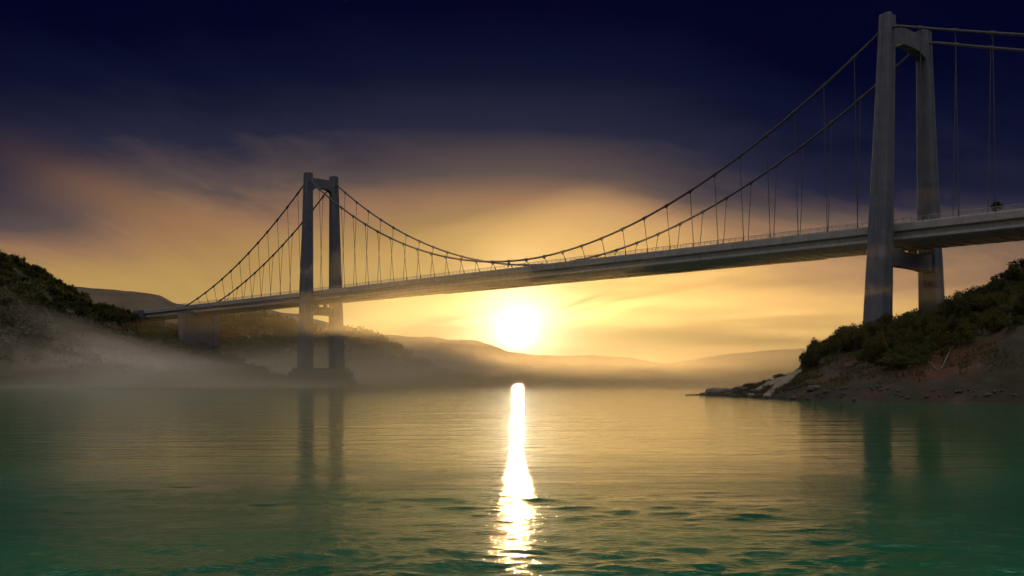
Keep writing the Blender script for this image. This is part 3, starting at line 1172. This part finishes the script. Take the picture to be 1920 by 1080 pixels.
# little rocky shoals beside the pier in the water
for X_, Y_, rx, ry, rz, lab in ((-89.0, 596.0, 2.2, 2.0, 4.0, 'knobbly rock standing in the water beside the tower pier'), (-84.0, 596.5, 5.0, 3.5, 1.1, 'low skerry trailing away from the tower pier'),
                                (-137.0, 612.0, 2.3, 2.0, 5.2, 'pale rock at the foot of the left hill near the tower pier'), (-128.0, 606.0, 6.5, 3.0, 1.2, 'low rock spit reaching from the left shore towards the tower pier')):
    mb = MB()
    rock_mesh(mb, (0, 0, 0), rx, ry, rz, int(abs(X_)))
    o = mb.build('boulder', M['rock'], loc=(X_, Y_, 0))
    tag(o, lab, 'boulder')


# ------------------------------------------------------------------ air
def volume_mat(name, col, dens, aniso):
    m, nt, out = new_mat(name)
    v = nt.nodes.new('ShaderNodeVolumePrincipled')
    v.inputs['Color'].default_value = (*col, 1)
    v.inputs['Density'].default_value = dens
    v.inputs['Anisotropy'].default_value = aniso
    nt.links.new(v.outputs[0], out.inputs['Volume'])
    return m


mb = MB()
mb.box((0, 0, 70), (1, 0, 0), (0, 1, 0), (0, 0, 1), 3300, 3300, 76)
hz = mb.build('haze', volume_mat('haze_air', (.75, .62, .46), 1.5e-6, .65))
tag(hz, 'thin golden haze filling the air over the strait', kind='stuff')


def mist_bank(cx, cy, rx, ry, h, dens, rot, seed, label, shells=3, g=.5, col=(.97, .84, .70), wisp=.4):
    for k in range(shells):
        f, fz = 1 - .3 * k / shells, 1 - .88 * k / shells
        mb = MB()
        nr, na = 14, 48
        rings_t = []
        vs = [(0, 0, 0)]
        fs = []
        def top(r, a):
            n = mnoise.fractal(Vector((r * math.cos(a) * 2.2 + seed, r * math.sin(a) * 2.2 + k * 2.3, seed)), 1, 2, 4)
            e = 1 + .22 * mnoise.noise(Vector((math.cos(a) * 1.5 + seed, math.sin(a) * 1.5, k)))
            return max(h * fz * (1 - r * r) ** 1.4 * (1 + wisp * n), .05 if r < 1 else 0), e
        for i in range(1, nr + 1):
            for j in range(na):
                r, a = i / nr, 2 * math.pi * j / na
                z, e = top(r, a)
                vs.append((rx * f * e * r * math.cos(a), ry * f * e * r * math.sin(a), z if i < nr else -.6))
        vs[0] = (0, 0, top(0, 0)[0])
        for j in range(na):
            fs.append((0, 1 + j, 1 + (j + 1) % na))
        for i in range(nr - 1):
            for j in range(na):
                a_, b_ = 1 + i * na + j, 1 + i * na + (j + 1) % na
                fs.append((a_, a_ + na, b_ + na, b_))
        fs.append(tuple(1 + (nr - 1) * na + j for j in reversed(range(na))))
        mb.add(vs, fs)
        o = mb.build('mist', volume_mat('mist_air', col, dens, g), loc=(cx, cy, 0))
        o.rotation_euler = (0, 0, rot)
        tag(o, label, kind='stuff')


mist_bank(-345, 555, 280, 95, 48, .0022, -.12, 3, 'low mist bank lying along the foot of the left hill', 9, 0, (1, .84, .71), .75)
mist_bank(-110, 820, 280, 75, 36, .0010, -.1, 8, 'thin mist drifting behind the far tower pier', 7, .3, (1, .86, .68), .6)
mist_bank(85, 535, 305, 370, 84, .00013, 0, 5, 'golden vapour hanging over the strait under the bridge', 8, .75, (1, .9, .72))
mist_bank(-60, 430, 120, 170, 24, .00015, .15, 37, 'sunlit vapour drifting in front of the far tower', 7, .75, (1, .9, .72), .6)
mist_bank(150, 1450, 1500, 620, 62, .00009, 0, 13, 'bright mist lying on the water before the farthest hills', 7, .75, (1, .9, .74))
mist_bank(60, 560, 300, 130, 12, .0009, .05, 43, 'bright thin mist along the far waterline under the sun', 5, .75, (1, .9, .74), .8)
mist_bank(-110, 500, 330, 110, 16, .0006, -.1, 31, 'pale vapour skimming the water before the left shore and the far pier', 5, .3, (1, .86, .7), .9)
mist_bank(170, 195, 95, 40, 8, .002, -.35, 21, 'faint mist along the foot of the headland', 6, 0, (1, .82, .78), .6)

# ------------------------------------------------------------------ camera and render settings
cam = bpy.data.cameras.new('camera')
cam.sensor_width = 36
cam.lens = F / 1920 * 36
cam.shift_y = (PY0 - 540) / 1920
cam.clip_start = .1
cam.clip_end = 20000
co = bpy.data.objects.new('camera', cam)
C.objects.link(co)
co.location = (0, 0, CAM_H)
co.rotation_euler = (R(90), 0, 0)
scene.camera = co
scene.render.resolution_x, scene.render.resolution_y = 1920, 1080
scene.view_settings.view_transform = 'Standard'
scene.view_settings.look = 'None'
scene.view_settings.exposure = .42
scene.view_settings.gamma = 1
scene.render.engine = 'CYCLES'
cy = scene.cycles
cy.max_bounces = 8
cy.diffuse_bounces = 3
cy.glossy_bounces = 3
cy.transmission_bounces = 3
cy.volume_bounces = 5
cy.transparent_max_bounces = 8
cy.use_denoising = True
cy.sample_clamp_indirect = 8
